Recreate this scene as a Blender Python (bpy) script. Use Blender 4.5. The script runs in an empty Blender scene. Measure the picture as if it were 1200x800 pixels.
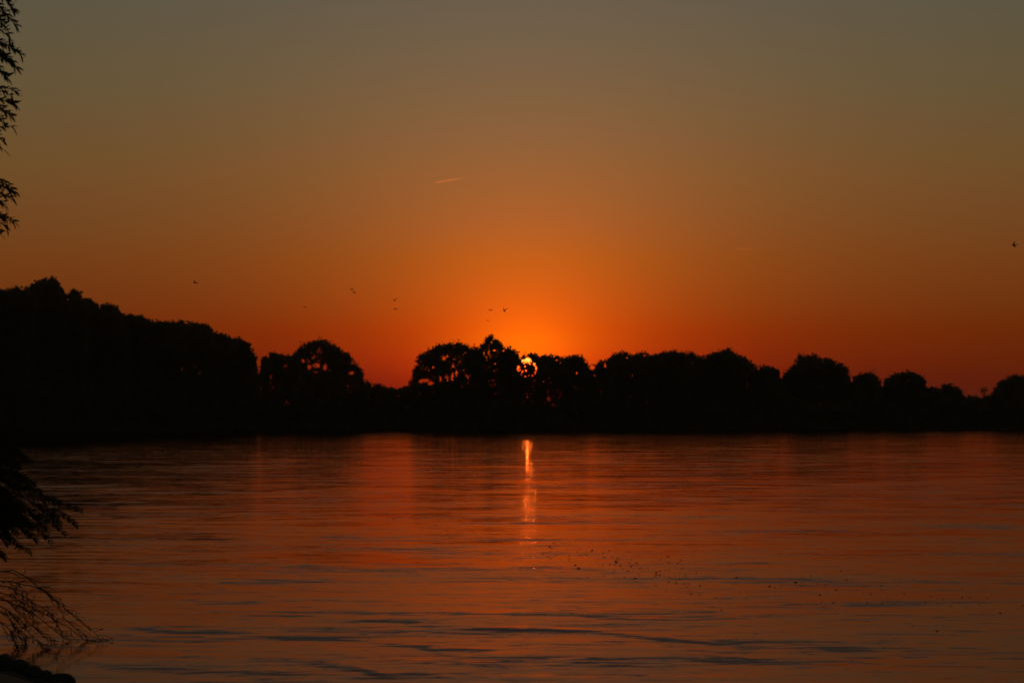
import bpy, bmesh, math, random
import numpy as np

random.seed(7)
RNG = np.random.default_rng(11)
S = bpy.context.scene
COL = S.collection
R = math.radians

# ------------------------------------------------------------------ camera
FPX, CX, CY, HOR = 2700.0, 600.0, 400.0, 491.0
CAM_H = 2.5
PITCH = math.atan((HOR - CY) / FPX)
cam_d = bpy.data.cameras.new('camera')
cam_d.sensor_width = 36.0
cam_d.lens = 36.0 * FPX / 1200.0
cam_d.clip_start, cam_d.clip_end = 0.1, 300000.0
cam_d.dof.use_dof = True
cam_d.dof.focus_distance = 560.0
cam_d.dof.aperture_fstop = 10.0
cam = bpy.data.objects.new('camera', cam_d)
COL.objects.link(cam)
cam.location = (0, 0, CAM_H)
cam.rotation_euler = (math.pi / 2 + PITCH, 0, 0)
S.camera = cam

SUN_AZ = math.atan((617 - CX) / FPX)                 # from +Y towards +X
SUN_EL = math.atan((HOR - 432) / FPX)
SUN_DIR = (math.sin(SUN_AZ) * math.cos(SUN_EL), math.cos(SUN_AZ) * math.cos(SUN_EL), math.sin(SUN_EL))

# ------------------------------------------------------------------ dusk sky
W = bpy.data.worlds.new('World')
S.world = W
W.use_nodes = True
nt = W.node_tree
nt.nodes.clear()
N = nt.nodes.new
L = nt.links.new


def mth(tree, op, a, b=None, clamp=False):
    n = tree.nodes.new('ShaderNodeMath')
    n.operation = op
    n.use_clamp = clamp
    for i, v in enumerate((a, b)):
        if v is None:
            continue
        if isinstance(v, (int, float)):
            n.inputs[i].default_value = v
        else:
            tree.links.new(v, n.inputs[i])
    return n.outputs[0]


def vmul(tree, a, b, op='MULTIPLY'):
    n = tree.nodes.new('ShaderNodeVectorMath')
    n.operation = op
    for i, v in enumerate((a, b)):
        if isinstance(v, tuple):
            n.inputs[i].default_value = v
        else:
            tree.links.new(v, n.inputs[i])
    return n.outputs[0]


def ramp(tree, fac, stops):
    """stops: (position 0..1, (r,g,b) linear)"""
    n = tree.nodes.new('ShaderNodeValToRGB')
    cr = n.color_ramp
    cr.interpolation = 'LINEAR'
    while len(cr.elements) < len(stops):
        cr.elements.new(0.5)
    for e, (p, c) in zip(cr.elements, stops):
        e.position = p
    for e, (p, c) in zip(cr.elements, stops):
        e.color = (c[0], c[1], c[2], 1)
    tree.links.new(fac, n.inputs[0])
    return n.outputs[0]


tc = N('ShaderNodeTexCoord')
nrm = N('ShaderNodeVectorMath'); nrm.operation = 'NORMALIZE'
L(tc.outputs['Generated'], nrm.inputs[0])
sep = N('ShaderNodeSeparateXYZ')
L(nrm.outputs[0], sep.inputs[0])
elev = mth(nt, 'MULTIPLY', mth(nt, 'ARCSINE', sep.outputs['Z']), 180 / math.pi)
# elevation stretched so that the first degrees get most of the ramp: sqrt(e / 90)
ef = mth(nt, 'SQRT', mth(nt, 'DIVIDE', mth(nt, 'MAXIMUM', elev, 0.0), 90.0))


def E(d):
    return math.sqrt(d / 90.0)


base = ramp(nt, ef, [
    (E(0.0), (.068, .003, .0005)), (E(0.5), (.083, .005, .0007)), (E(0.95), (.099, .009, .0010)), (E(2.2), (.132, .021, .0012)),
    (E(3.95), (.155, .046, .0086)), (E(6.07), (.148, .073, .021)), (E(8.2), (.120, .086, .038)),
    (E(10.3), (.100, .087, .053)), (E(16), (.070, .066, .049)), (E(28), (.046, .047, .044)), (E(90), (.035, .041, .047))])
tcol = ramp(nt, ef, [
    (E(0.0), (.20, .0, .0)), (E(0.5), (.40, .0, .0)), (E(1.0), (.60, .0, .0)), (E(1.6), (.94, .020, .0)), (E(2.2), (1.0, .050, .0)),
    (E(2.9), (1.0, .115, .0)), (E(4.0), (1.0, .173, .0)), (E(6.1), (1.0, .25, .06)), (E(8.2), (1.0, .36, .16)),
    (E(10.3), (1.0, .5, .36)), (E(20), (1.0, .7, .6)), (E(90), (1, .8, .8))])
dot = N('ShaderNodeVectorMath'); dot.operation = 'DOT_PRODUCT'
L(nrm.outputs[0], dot.inputs[0]); dot.inputs[1].default_value = SUN_DIR
# angle from the sun by chord length (acos is too coarse near 1)
dif = N('ShaderNodeVectorMath'); dif.operation = 'DISTANCE'
L(nrm.outputs[0], dif.inputs[0]); dif.inputs[1].default_value = SUN_DIR
rdeg = mth(nt, 'MULTIPLY', mth(nt, 'ARCSINE', mth(nt, 'MULTIPLY', dif.outputs['Value'], 0.5)), 360 / math.pi)
g_wide = mth(nt, 'MULTIPLY', mth(nt, 'EXPONENT', mth(nt, 'DIVIDE', rdeg, -3.3)), 0.77)
g_near = mth(nt, 'MULTIPLY', mth(nt, 'EXPONENT', mth(nt, 'DIVIDE', rdeg, -1.15)), 0.95)
wide = vmul(nt, tcol, g_wide)                          # scalar link broadcasts
near_c = ramp(nt, ef, [(E(0.0), (.2, .0, .0)), (E(0.6), (.55, .012, .0)), (E(1.25), (1, .16, .0)), (E(2.0), (1, .27, .0)), (E(2.9), (1, .16, .0)), (E(4), (1, .15, .0))])
near_ = vmul(nt, near_c, g_near)
# fall-off of the plain sky towards the side away from the sun
cosaz = mth(nt, 'MULTIPLY', mth(nt, 'ADD', dot.outputs['Value'], 1.0), 0.5)
azf = mth(nt, 'ADD', mth(nt, 'MULTIPLY', mth(nt, 'POWER', cosaz, 1.6), 0.35), 0.65)
base_f = vmul(nt, base, azf)
# sun disc, redder at its lower limb
disc_m = mth(nt, 'DIVIDE', mth(nt, 'SUBTRACT', 0.275, rdeg), 0.02, clamp=True)
disc_c = ramp(nt, mth(nt, 'DIVIDE', mth(nt, 'SUBTRACT', elev, 0.95), 0.60, clamp=True),
              [(0.0, (1.0, .025, .006)), (0.45, (1.0, .04, .004)), (0.72, (1.0, .13, .012)), (1.0, (1.0, .48, .08))])
disc = vmul(nt, vmul(nt, disc_c, disc_m), (2.6, 2.6, 2.6))
tot = vmul(nt, vmul(nt, vmul(nt, base_f, wide, 'ADD'), near_, 'ADD'), disc, 'ADD')
bg = N('ShaderNodeBackground')
L(tot, bg.inputs['Color']); bg.inputs['Strength'].default_value = 1.0
wo = N('ShaderNodeOutputWorld')
L(bg.outputs[0], wo.inputs['Surface'])
W.cycles.sampling_method = 'MANUAL'
W.cycles.sample_map_resolution = 2048

# ------------------------------------------------------------------ sun
sd = bpy.data.lights.new('sun', 'SUN')
sd.energy = 0.055
sd.angle = R(0.53)
sd.color = (1.0, 0.19, 0.022)
sun = bpy.data.objects.new('sun', sd)
COL.objects.link(sun)
from mathutils import Vector, Quaternion, Matrix
sun.rotation_euler = Vector(SUN_DIR).to_track_quat('Z', 'Y').to_euler()

S.view_settings.view_transform = 'Standard'
S.view_settings.look = 'None'
S.view_settings.exposure = 0.0
S.view_settings.gamma = 1.0
S.cycles.filter_width = 1.8
S.cycles.max_bounces = 12
S.cycles.volume_bounces = 12
S.cycles.sample_clamp_indirect = 3.0

# ------------------------------------------------------------------ helpers
_c, _s = math.cos(PITCH), math.sin(PITCH)


def P(px, py, Y):
    """world point seen at photo pixel (1200 x 800) at world distance Y ahead."""
    u, v = (px - CX) / FPX, (CY - py) / FPX
    dy = _c - v * _s
    dz = _s + v * _c
    k = Y / dy
    return Vector((u * k, Y, CAM_H + dz * k))


def tag(o, label=None, cat=None, group=None, kind=None):
    if label: o['label'] = label
    if cat: o['category'] = cat
    if group: o['group'] = group
    if kind: o['kind'] = kind
    return o


def empty(name, loc, label, cat, group=None):
    o = bpy.data.objects.new(name, None)
    o.empty_display_size = 0.5
    COL.objects.link(o)
    o.location = loc
    return tag(o, label, cat, group)


def link(name, me, mat, parent=None, smooth=False):
    """me is in world coordinates; a child is moved into its parent's space."""
    o = bpy.data.objects.new(name, me)
    COL.objects.link(o)
    if mat: me.materials.append(mat)
    if smooth:
        me.polygons.foreach_set('use_smooth', np.ones(len(me.polygons), dtype=bool))
    if parent is not None:
        me.transform(Matrix.Translation(-Vector(parent.location)))
        o.parent = parent
    return o


def mesh_quads(name, V, F):
    """V (n,3) array, F (m,k) array of equal-length faces"""
    me = bpy.data.meshes.new(name)
    V = np.ascontiguousarray(V, dtype=np.float32); F = np.ascontiguousarray(F, dtype=np.int32)
    k = F.shape[1]
    me.vertices.add(len(V)); me.vertices.foreach_set('co', V.ravel())
    me.loops.add(F.size); me.loops.foreach_set('vertex_index', F.ravel())
    me.polygons.add(len(F)); me.polygons.foreach_set('loop_start', np.arange(0, F.size, k, dtype=np.int32))
    me.polygons.foreach_set('loop_total', np.full(len(F), k, dtype=np.int32))
    me.update(calc_edges=True)
    me.validate()
    return me


def cards(C, size, rng, aspect=(0.45, 0.9)):
    """random rhombic leaf faces around the centres C"""
    n = len(C)
    a = rng.normal(size=(n, 3)); a /= np.linalg.norm(a, axis=1)[:, None]
    b = rng.normal(size=(n, 3)); b -= (a * b).sum(1)[:, None] * a; b /= np.linalg.norm(b, axis=1)[:, None]
    s = (size * rng.uniform(0.6, 1.35, n))[:, None]
    w = s * rng.uniform(*aspect, n)[:, None]
    V = np.stack([C - a * s, C - b * w + a * s * .2, C + a * s, C + b * w + a * s * .2], 1).reshape(-1, 3)
    F = np.arange(4 * n).reshape(n, 4)
    return V, F


class Tubes:
    def __init__(self, sides=6):
        self.V, self.F, self.n, self.k = [], [], 0, sides

    def add(self, pts, radii):
        pts = [Vector(p) for p in pts]
        k = self.k
        prev = None
        for i, p in enumerate(pts):
            d = (pts[min(i + 1, len(pts) - 1)] - pts[max(i - 1, 0)])
            if d.length < 1e-9: d = Vector((0, 0, 1))
            d.normalize()
            u = d.cross(Vector((0.31, 0.17, 0.93)))
            if u.length < 1e-3: u = d.cross(Vector((1, 0, 0)))
            u.normalize(); w = d.cross(u)
            for j in range(k):
                t = 2 * math.pi * j / k
                self.V.append(p + (u * math.cos(t) + w * math.sin(t)) * radii[i])
            if i:
                a = self.n + (i - 1) * k
                for j in range(k):
                    self.F.append((a + j, a + (j + 1) % k, a + k + (j + 1) % k, a + k + j))
        self.n += len(pts) * k

    def mesh(self, name):
        return mesh_quads(name, np.array([tuple(v) for v in self.V]), np.array(self.F))


# ------------------------------------------------------------------ materials
def new_mat(name):
    m = bpy.data.materials.new(name)
    m.use_nodes = True
    m.node_tree.nodes.clear()
    return m, m.node_tree


def leaf_mat(name, c1, c2, trans, scale=0.6):
    m, t = new_mat(name)
    out = t.nodes.new('ShaderNodeOutputMaterial')
    geo = t.nodes.new('ShaderNodeNewGeometry')
    no = t.nodes.new('ShaderNodeTexNoise'); no.inputs['Scale'].default_value = scale
    t.links.new(geo.outputs['Position'], no.inputs['Vector'])
    mix = ramp(t, no.outputs['Fac'], [(0.3, c1), (0.7, c2)])
    d = t.nodes.new('ShaderNodeBsdfDiffuse'); tr = t.nodes.new('ShaderNodeBsdfTranslucent')
    t.links.new(mix, d.inputs['Color']); t.links.new(mix, tr.inputs['Color'])
    ms = t.nodes.new('ShaderNodeMixShader'); ms.inputs[0].default_value = trans
    t.links.new(d.outputs[0], ms.inputs[1]); t.links.new(tr.outputs[0], ms.inputs[2])
    t.links.new(ms.outputs[0], out.inputs['Surface'])
    return m


def rough_mat(name, c1, c2, scale, bump=0.0):
    m, t = new_mat(name)
    out = t.nodes.new('ShaderNodeOutputMaterial')
    geo = t.nodes.new('ShaderNodeNewGeometry')
    no = t.nodes.new('ShaderNodeTexNoise'); no.inputs['Scale'].default_value = scale; no.inputs['Detail'].default_value = 6
    t.links.new(geo.outputs['Position'], no.inputs['Vector'])
    b = t.nodes.new('ShaderNodeBsdfPrincipled')
    b.inputs['Roughness'].default_value = 0.9
    t.links.new(ramp(t, no.outputs['Fac'], [(0.3, c1), (0.7, c2)]), b.inputs['Base Color'])
    if bump:
        bp = t.nodes.new('ShaderNodeBump'); bp.inputs['Strength'].default_value = bump; bp.inputs['Distance'].default_value = .05
        t.links.new(no.outputs['Fac'], bp.inputs['Height']); t.links.new(bp.outputs[0], b.inputs['Normal'])
    t.links.new(b.outputs[0], out.inputs['Surface'])
    return m


M_LEAF = leaf_mat('far_foliage', (.075, .085, .036), (.115, .120, .055), 0.45, 0.25)
M_THICK = leaf_mat('thicket_foliage', (.070, .078, .034), (.110, .112, .052), 0.4, 0.3)
M_NEAR = leaf_mat('willow_leaf', (.055, .068, .030), (.095, .105, .045), 0.25, 9.0)
M_BARK = rough_mat('bark', (.035, .026, .018), (.09, .07, .05), 3.0, 0.6)
M_TWIG = rough_mat('twig', (.045, .032, .022), (.08, .06, .042), 25.0)
M_STONE = rough_mat('wet_stone', (.016, .014, .012), (.038, .034, .029), 5.0, 0.8)
M_EARTH = rough_mat('earth', (.03, .026, .018), (.06, .05, .034), 0.8, 0.4)
M_DEBRIS = rough_mat('wet_leaf', (.03, .024, .014), (.07, .05, .028), 30.0)
M_BIRD = rough_mat('dark_plumage', (.015, .014, .013), (.035, .032, .03), 8.0)

# ------------------------------------------------------------------ shoreline of the far bank
SH_PX = [-900, -300, 0, 300, 450, 600, 1200, 1800, 2600]
SH_D = [330, 395, 430, 505, 545, 562, 588, 600, 610]


def shore_D(px):
    return float(np.interp(px, SH_PX, SH_D))


_p = np.arange(-900, 2601, 20.0); _d = np.interp(_p, SH_PX, SH_D)
SH_X = (_p - CX) / FPX * _d; SH_Y = _d
SHO_X = np.concatenate([[-6000], SH_X, [6000]]); SHO_Y = np.concatenate([[260], SH_Y, [700]])


def near_shore(x):
    """world y of the camera-side waterline at world x"""
    return np.interp(x, [-3000, -40, -12, -6.6, -5.0, -4.2, -3.6, -3.0, -1.5, 4, 60, 3000],
                     [9000, 140, 45, 28, 22.3, 21.6, 20.6, 18.5, 15, 12, 9, 5])


# ground: one sheet to the horizon, dipping under the river
xs = np.unique(np.concatenate([np.arange(-20, 10, .35), np.arange(-220, 220, 3.0), np.geomspace(220, 40000, 24), -np.geomspace(220, 40000, 24)]))
ys = np.unique(np.concatenate([np.arange(-30, 50, .4), np.arange(50, 360, 12.), np.arange(360, 660, 2.5), np.geomspace(660, 60000, 28), -np.geomspace(30, 40000, 14)]))
GX, GY = np.meshgrid(xs, ys)
far_s = GY - np.interp(GX, SHO_X, SHO_Y)
near_s = near_shore(GX) - GY
wob = .25 * np.sin(GX * 1.7 + GY * .9) + .2 * np.sin(GX * 3.1 - GY * 2.3)
bank_far = np.clip(far_s * .16, -1.6, 1.3) + .25 * np.clip(np.sin(GX * .13) * np.sin(GY * .11), -1, 1) * (far_s > 6)
bank_near = np.clip((near_s + wob * .5) * .16, -1.6, .95)
GZ = np.maximum(bank_far, bank_near)
ny_, nx_ = GX.shape
idx = np.arange(nx_ * ny_).reshape(ny_, nx_)
F = np.stack([idx[:-1, :-1], idx[:-1, 1:], idx[1:, 1:], idx[1:, :-1]], -1).reshape(-1, 4)
g = link('ground', mesh_quads('ground', np.stack([GX, GY, GZ], -1).reshape(-1, 3), F), M_EARTH, smooth=True)
tag(g, kind='structure')

# ------------------------------------------------------------------ river
rows = [7.0]
while rows[-1] < 640:
    y = rows[-1]
    rows.append(y + max(0.05, y * y / (CAM_H * FPX) * 0.75))
rows += [700, 1200, 3000, 9000]
rows = np.array(rows)
cols = np.concatenate([[-60000, -20000, -8000, -3000, -1500], np.arange(-700, 1900, 7.0), [2600, 4000, 9000, 20000, 60000]])
UX, RY = np.meshgrid(cols, rows)
WX = (UX - CX) / FPX * RY
WY = RY


def hash_noise(x, y, seed):
    """smooth value noise, numpy"""
    def h(ix, iy):
        v = np.sin(ix * 127.1 + iy * 311.7 + seed * 74.7) * 43758.5453
        return v - np.floor(v)
    ix, iy = np.floor(x), np.floor(y)
    fx, fy = x - ix, y - iy
    fx, fy = fx * fx * (3 - 2 * fx), fy * fy * (3 - 2 * fy)
    return (h(ix, iy) * (1 - fx) + h(ix + 1, iy) * fx) * (1 - fy) + (h(ix, iy + 1) * (1 - fx) + h(ix + 1, iy + 1) * fx) * fy


def water_Y(py):
    return CAM_H * FPX / (py - HOR)


# current seams: lines of steeper ripples, as (pixel polyline, width in m, strength)
SEAMS = [
    ([(120, 733), (171, 736), (250, 740), (317, 744), (383, 747.5), (442, 749), (483, 754.5), (512, 759.6), (550, 759), (600, 764)], .30, 1.0),
    ([(400, 724), (433, 725), (467, 727), (517, 729.6), (542, 736), (600, 736.5), (650, 737.5), (700, 740), (750, 745), (800, 749), (850, 752.5), (900, 757)], .28, 1.0),
    ([(660, 719), (690, 721), (760, 724), (845, 722), (900, 724)], .24, .7),
    ([(180, 768), (275, 771), (350, 773), (417, 782), (467, 792), (520, 799)], .26, .85),
    ([(360, 762), (430, 766), (500, 772), (560, 776), (640, 786)], .26, .7),
    ([(140, 748), (165, 747.5), (200, 749)], .24, .7),
    ([(700, 776), (790, 768), (860, 768), (930, 777), (1040, 774), (1070, 778)], .3, .6),
    ([(340, 709), (385, 711), (410, 711)], .22, .7), ([(350, 716), (400, 717)], .22, .6),
    ([(150, 712), (180, 714)], .25, .6),
    ([(1060, 688), (1140, 691)], .35, .5), ([(1090, 752), (1160, 754)], .24, .5), ([(880, 756), (980, 757)], .24, .5),
]
WZ = np.zeros_like(WX); CH = np.zeros_like(WX)
for si, (pts, wid, st) in enumerate(SEAMS):
    wid *= 1.0
    q = np.array([((px - CX) / FPX * water_Y(py), water_Y(py)) for px, py in pts])
    m = (WX > q[:, 0].min() - 3) & (WX < q[:, 0].max() + 3) & (WY > q[:, 1].min() - 3) & (WY < q[:, 1].max() + 3)
    x, y = WX[m], WY[m]
    yc = np.interp(x, q[:, 0], q[:, 1])
    yc += (hash_noise(x * .9, x * 0 + 3.3, si) - .5) * .35 + (hash_noise(x * 3.1, x * 0 + 1.3, si + 9) - .5) * .16
    d = y - yc
    ends = np.clip((x - q[0, 0]) / .8 + .2, 0, 1) * np.clip((q[-1, 0] - x) / .8 + .2, 0, 1)
    brk = np.clip(hash_noise(x * 1.3 + 7, y * .8, si + 20) * 2.2 - .35, 0.05, 1)
    amp = st * ends * brk
    WZ[m] += .004 * amp * np.exp(-(d / wid) ** 2)
    CH[m] = np.maximum(CH[m], amp * np.exp(-((d + .08) / (wid * .9)) ** 2))
# round the bank stones and the dipping twigs the water is ruffled a little too
ny_, nx_ = WX.shape
idx = np.arange(nx_ * ny_).reshape(ny_, nx_)
F = np.stack([idx[:-1, :-1], idx[:-1, 1:], idx[1:, 1:], idx[1:, :-1]], -1).reshape(-1, 4)
wm = mesh_quads('river_water', np.stack([WX, WY, WZ], -1).reshape(-1, 3), F)
at = wm.attributes.new('chop', 'FLOAT', 'POINT')
at.data.foreach_set('value', CH.ravel().astype(np.float32))

m, t = new_mat('river_surface')
out = t.nodes.new('ShaderNodeOutputMaterial')
geo = t.nodes.new('ShaderNodeNewGeometry')
pos = geo.outputs['Position']


def noise(scale3, detail, seed, rough=.5, dist=0.0):
    mp = t.nodes.new('ShaderNodeMapping')
    t.links.new(pos, mp.inputs['Vector'])
    mp.inputs['Scale'].default_value = scale3
    mp.inputs['Location'].default_value = (seed * 13.7, seed * 7.3, seed * 3.1)
    n = t.nodes.new('ShaderNodeTexNoise')
    n.inputs['Scale'].default_value = 1.0
    n.inputs['Detail'].default_value = detail
    n.inputs['Roughness'].default_value = rough
    n.inputs['Distortion'].default_value = dist
    t.links.new(mp.outputs[0], n.inputs['Vector'])
    return n


def centred(n, amp):
    v = vmul(t, n.outputs['Color'], (.5, .5, .5), 'SUBTRACT')
    return vmul(t, v, amp if not isinstance(amp, (int, float)) else (amp, amp, 0.0))


# calm and ruffled lanes drawn out along the current (x)
lane = noise((.030, .12, 1), 3, 1, .55, .6)
lane_f = t.nodes.new('ShaderNodeMapRange'); lane_f.interpolation_type = 'SMOOTHSTEP'
t.links.new(lane.outputs['Fac'], lane_f.inputs['Value'])
for k_, v_ in (('From Min', .36), ('From Max', .66), ('To Min', .6), ('To Max', 1.25)):
    lane_f.inputs[k_].default_value = v_
fine_l = noise((.16, .75, 1), 3, 5, .6, .8)
fine_f = t.nodes.new('ShaderNodeMapRange'); fine_f.interpolation_type = 'SMOOTHSTEP'
t.links.new(fine_l.outputs['Fac'], fine_f.inputs['Value'])
for k_, v_ in (('From Min', .47), ('From Max', .68), ('To Min', 0.0), ('To Max', 1.0)):
    fine_f.inputs[k_].default_value = v_
chop = t.nodes.new('ShaderNodeAttribute'); chop.attribute_name = 'chop'
amp = mth(t, 'ADD', mth(t, 'ADD', lane_f.outputs[0], mth(t, 'MULTIPLY', fine_f.outputs[0], .9)), mth(t, 'MULTIPLY', chop.outputs['Fac'], 1.0))
# the water lies calmer under the wooded far bank
sepw = t.nodes.new('ShaderNodeSeparateXYZ'); t.links.new(pos, sepw.inputs[0])
lee = t.nodes.new('ShaderNodeMapRange'); lee.interpolation_type = 'SMOOTHSTEP'
t.links.new(sepw.outputs['Y'], lee.inputs['Value'])
for k_, v_ in (('From Min', 50.0), ('From Max', 260.0), ('To Min', 1.0), ('To Max', .40)):
    lee.inputs[k_].default_value = v_
amp = mth(t, 'MULTIPLY', amp, lee.outputs[0])
big = centred(noise((.16, .30, 1), 6, 2, .76, .4), (.022, .075, 0.0))
mid = centred(noise((.5, 2.4, 1), 5, 3, .70), (.015, .065, 0.0))
small = centred(noise((4, 9, 1), 2, 4, .5), (.022, .034, 0.0))
rip = vmul(t, vmul(t, mid, small, 'ADD'), amp)
slope = vmul(t, vmul(t, big, rip, 'ADD'), (0, -.004, 0), 'ADD')
# thin steep ripple lines: dense in the current seams, scattered elsewhere
ln = noise((1.1, 5.5, 1), 4, 8, .70, .8)
ln_f = t.nodes.new('ShaderNodeMapRange'); ln_f.interpolation_type = 'SMOOTHSTEP'
t.links.new(ln.outputs['Fac'], ln_f.inputs['Value'])
# the threshold drops where the seams are
t.links.new(mth(t, 'SUBTRACT', mth(t, 'SUBTRACT', .565, mth(t, 'MULTIPLY', chop.outputs['Fac'], .19)), mth(t, 'MULTIPLY', fine_f.outputs[0], .12)), ln_f.inputs['From Min'])
t.links.new(mth(t, 'SUBTRACT', mth(t, 'SUBTRACT', .66, mth(t, 'MULTIPLY', chop.outputs['Fac'], .19)), mth(t, 'MULTIPLY', fine_f.outputs[0], .12)), ln_f.inputs['From Max'])
cmb = t.nodes.new('ShaderNodeCombineXYZ')
t.links.new(mth(t, 'MULTIPLY', mth(t, 'MULTIPLY', ln_f.outputs[0], -.085), lee.outputs[0]), cmb.inputs['Y'])
slope = vmul(t, slope, cmb.outputs[0], 'ADD')
nn = t.nodes.new('ShaderNodeVectorMath'); nn.operation = 'NORMALIZE'
t.links.new(vmul(t, geo.outputs['Normal'], slope, 'ADD'), nn.inputs[0])
fr = t.nodes.new('ShaderNodeFresnel'); fr.inputs['IOR'].default_value = 1.333
t.links.new(nn.outputs[0], fr.inputs['Normal'])
gl = t.nodes.new('ShaderNodeBsdfAnisotropic'); gl.distribution = 'BECKMANN'
gl.inputs['Roughness'].default_value = .10
gl.inputs['Color'].default_value = (.81, .58, .61, 1)   # tint put into the gloss colour to dim and redden the reflected sky
t.links.new(nn.outputs[0], gl.inputs['Normal'])
df = t.nodes.new('ShaderNodeBsdfDiffuse'); df.inputs['Color'].default_value = (.012, .014, .010, 1)
ms = t.nodes.new('ShaderNodeMixShader')
t.links.new(fr.outputs[0], ms.inputs[0]); t.links.new(df.outputs[0], ms.inputs[1]); t.links.new(gl.outputs[0], ms.inputs[2])
t.links.new(ms.outputs[0], out.inputs['Surface'])
wtr = link('river_water', wm, m, smooth=True)
tag(wtr, kind='structure')

# ------------------------------------------------------------------ far bank trees
SKY = [(-520, 352), (-470, 338), (-430, 356), (-390, 341), (-340, 330), (-300, 346), (-255, 333), (-215, 326), (-180, 343), (-140, 331), (-100, 338), (-60, 347), (-25, 340), (0, 340), (20, 336), (29, 340), (36, 335), (43, 330), (55, 328), (62, 323), (68, 332), (76, 347), (82, 340), (93, 337), (96, 348), (108, 351),
       (116, 357), (124, 355), (132, 356), (141, 367), (152, 368), (170, 372), (178, 378), (195, 376), (213, 378), (233, 379), (246, 384), (250, 391),
       (259, 391), (272, 396), (284, 396), (293, 407), (301, 425), (304, 428), (309, 418), (318, 411), (328, 415), (343, 416), (351, 409), (357, 400), (368, 398),
       (378, 397), (393, 404), (409, 416), (422, 433), (427, 447), (443, 450), (461, 455), (476, 453), (484, 448), (489, 418), (502, 410), (516, 404),
       (531, 400.5), (544, 403), (552, 409), (557.5, 406.5), (562, 409), (566, 399), (575, 393), (584, 398), (588, 406), (597, 406.5), (608, 412), (614, 417),
       (619, 416), (624, 410.5), (629, 415), (642, 417), (656, 418), (659, 419), (673, 416), (684, 418), (689, 428), (698, 428), (705, 422), (715, 419.5),
       (726, 411), (740, 414), (752, 412.5), (764, 416), (775, 414), (788, 411), (801, 414), (810, 413), (820, 418), (834, 415), (853, 409.5), (869, 417),
       (883, 425), (886, 430), (897, 426.5), (911, 432), (915, 439), (923, 435), (931, 428), (936, 417), (944, 414.5), (957, 418.5), (971, 420.5), (987, 425),
       (996, 437), (998, 447), (1005, 440), (1016, 436.5), (1028, 440), (1034, 456), (1037, 445), (1051, 436), (1067, 435), (1080, 440), (1088, 452),
       (1099, 457), (1107, 449), (1120, 449), (1126, 458), (1130, 467), (1144, 465), (1163, 463), (1173, 447), (1187, 438), (1200, 440), (1225, 446), (1250, 460), (1275, 441), (1310, 436), (1335, 452), (1365, 438), (1410, 431), (1440, 447), (1480, 440), (1520, 450), (1560, 462)]
SKX = np.array([p[0] for p in SKY]); SKYY = np.array([p[1] for p in SKY])


def sky_y(px):
    return float(np.interp(px, SKX, SKYY))


# openings where the bright sky (or the sun) is seen through the crowns: (px, py, rx, ry)
GAPS = [(303.5, 427, 2.2, 12), (79.5, 351, 1.2, 3), (117, 360, .6, 6), (109, 406, .5, 2.5),
        (371, 428, 4, 2.5), (381, 430, 2.5, 4), (362, 430, 1.6, 3), (377, 420, .6, .6), (412, 437, 4, 2), (318, 441, 1.5, 3), (355, 423, 1.5, 2),
        (497, 446, 6, 2.2), (505, 449, 4, 2), (487, 445, 2, 2), (530, 441, 1.3, 5), (535, 438, 1.3, 4), (524, 443, 1.2, 4), (516, 444, 1.2, 3), (508, 430, 1.5, 1.5), (520, 420, 1.2, 1.5),
        (567.5, 414, .7, 3), (573, 413, 1, 3), (580, 410.5, 2.4, 1.0), (576, 401, 1.2, 1), (590, 411, 1.6, 1.2), (610, 417, 2.0, 4),
        (619.3, 421.7, 4.0, 3.6), (613.4, 423.4, 2.8, 2.5), (607.8, 431.8, 2.3, 3.6), (626.3, 427, 1.8, 1.8), (628.2, 431, .9, 2.8), (627, 436.5, 1.2, 1.6), (624, 440, .7, .7),
        (615.5, 441, 1.1, 1.3), (612, 435.5, .7, 1.4), (619.5, 440, .3, .5), (615, 429, .8, 1.4), (611.3, 439, .4, .6), (621.5, 426.4, 1.0, .8), (616, 434, .7, .9),
        (643, 443, .9, .7), (637, 447, .9, .5), (645, 448, .4, .6), (657, 425, 1.2, .7), (652, 422, .8, .7), (676, 437, 1.0, 1.5), (594, 424, 1, 1), (581, 426, 1.2, .8),
        (694, 431, 3, 2.5), (709, 428, 1.3, 3), (755, 417, 1.6, 1), (735, 419, 1, 1), (741, 440, .7, 2), (697, 440, 1, 1),
        (1088, 451, 3.2, 3), (1034.5, 448, 1.2, 5), (997.5, 443, 1.0, 5), (230, 430, 1.4, 1.4), (213, 432, 1.2, 1.6), (234, 437, 1.2, 1.2), (889, 432, 1, 2), (915.5, 440, 1.4, 4)]
# thin sunbeam channels through the lower crowns (they run along the sun's rays down to the river): x, z at Y = 575, half width, half height
BEAMS = [(3.9, 7.2, .20, .18), (3.85, 8.0, .30, .20), (3.9, 8.8, .34, .18), (2.65, 6.9, .2, .22), (5.2, 6.7, .2, .22)]
GAP = np.array(GAPS)
KEEP_RNG = np.random.default_rng(99)


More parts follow.
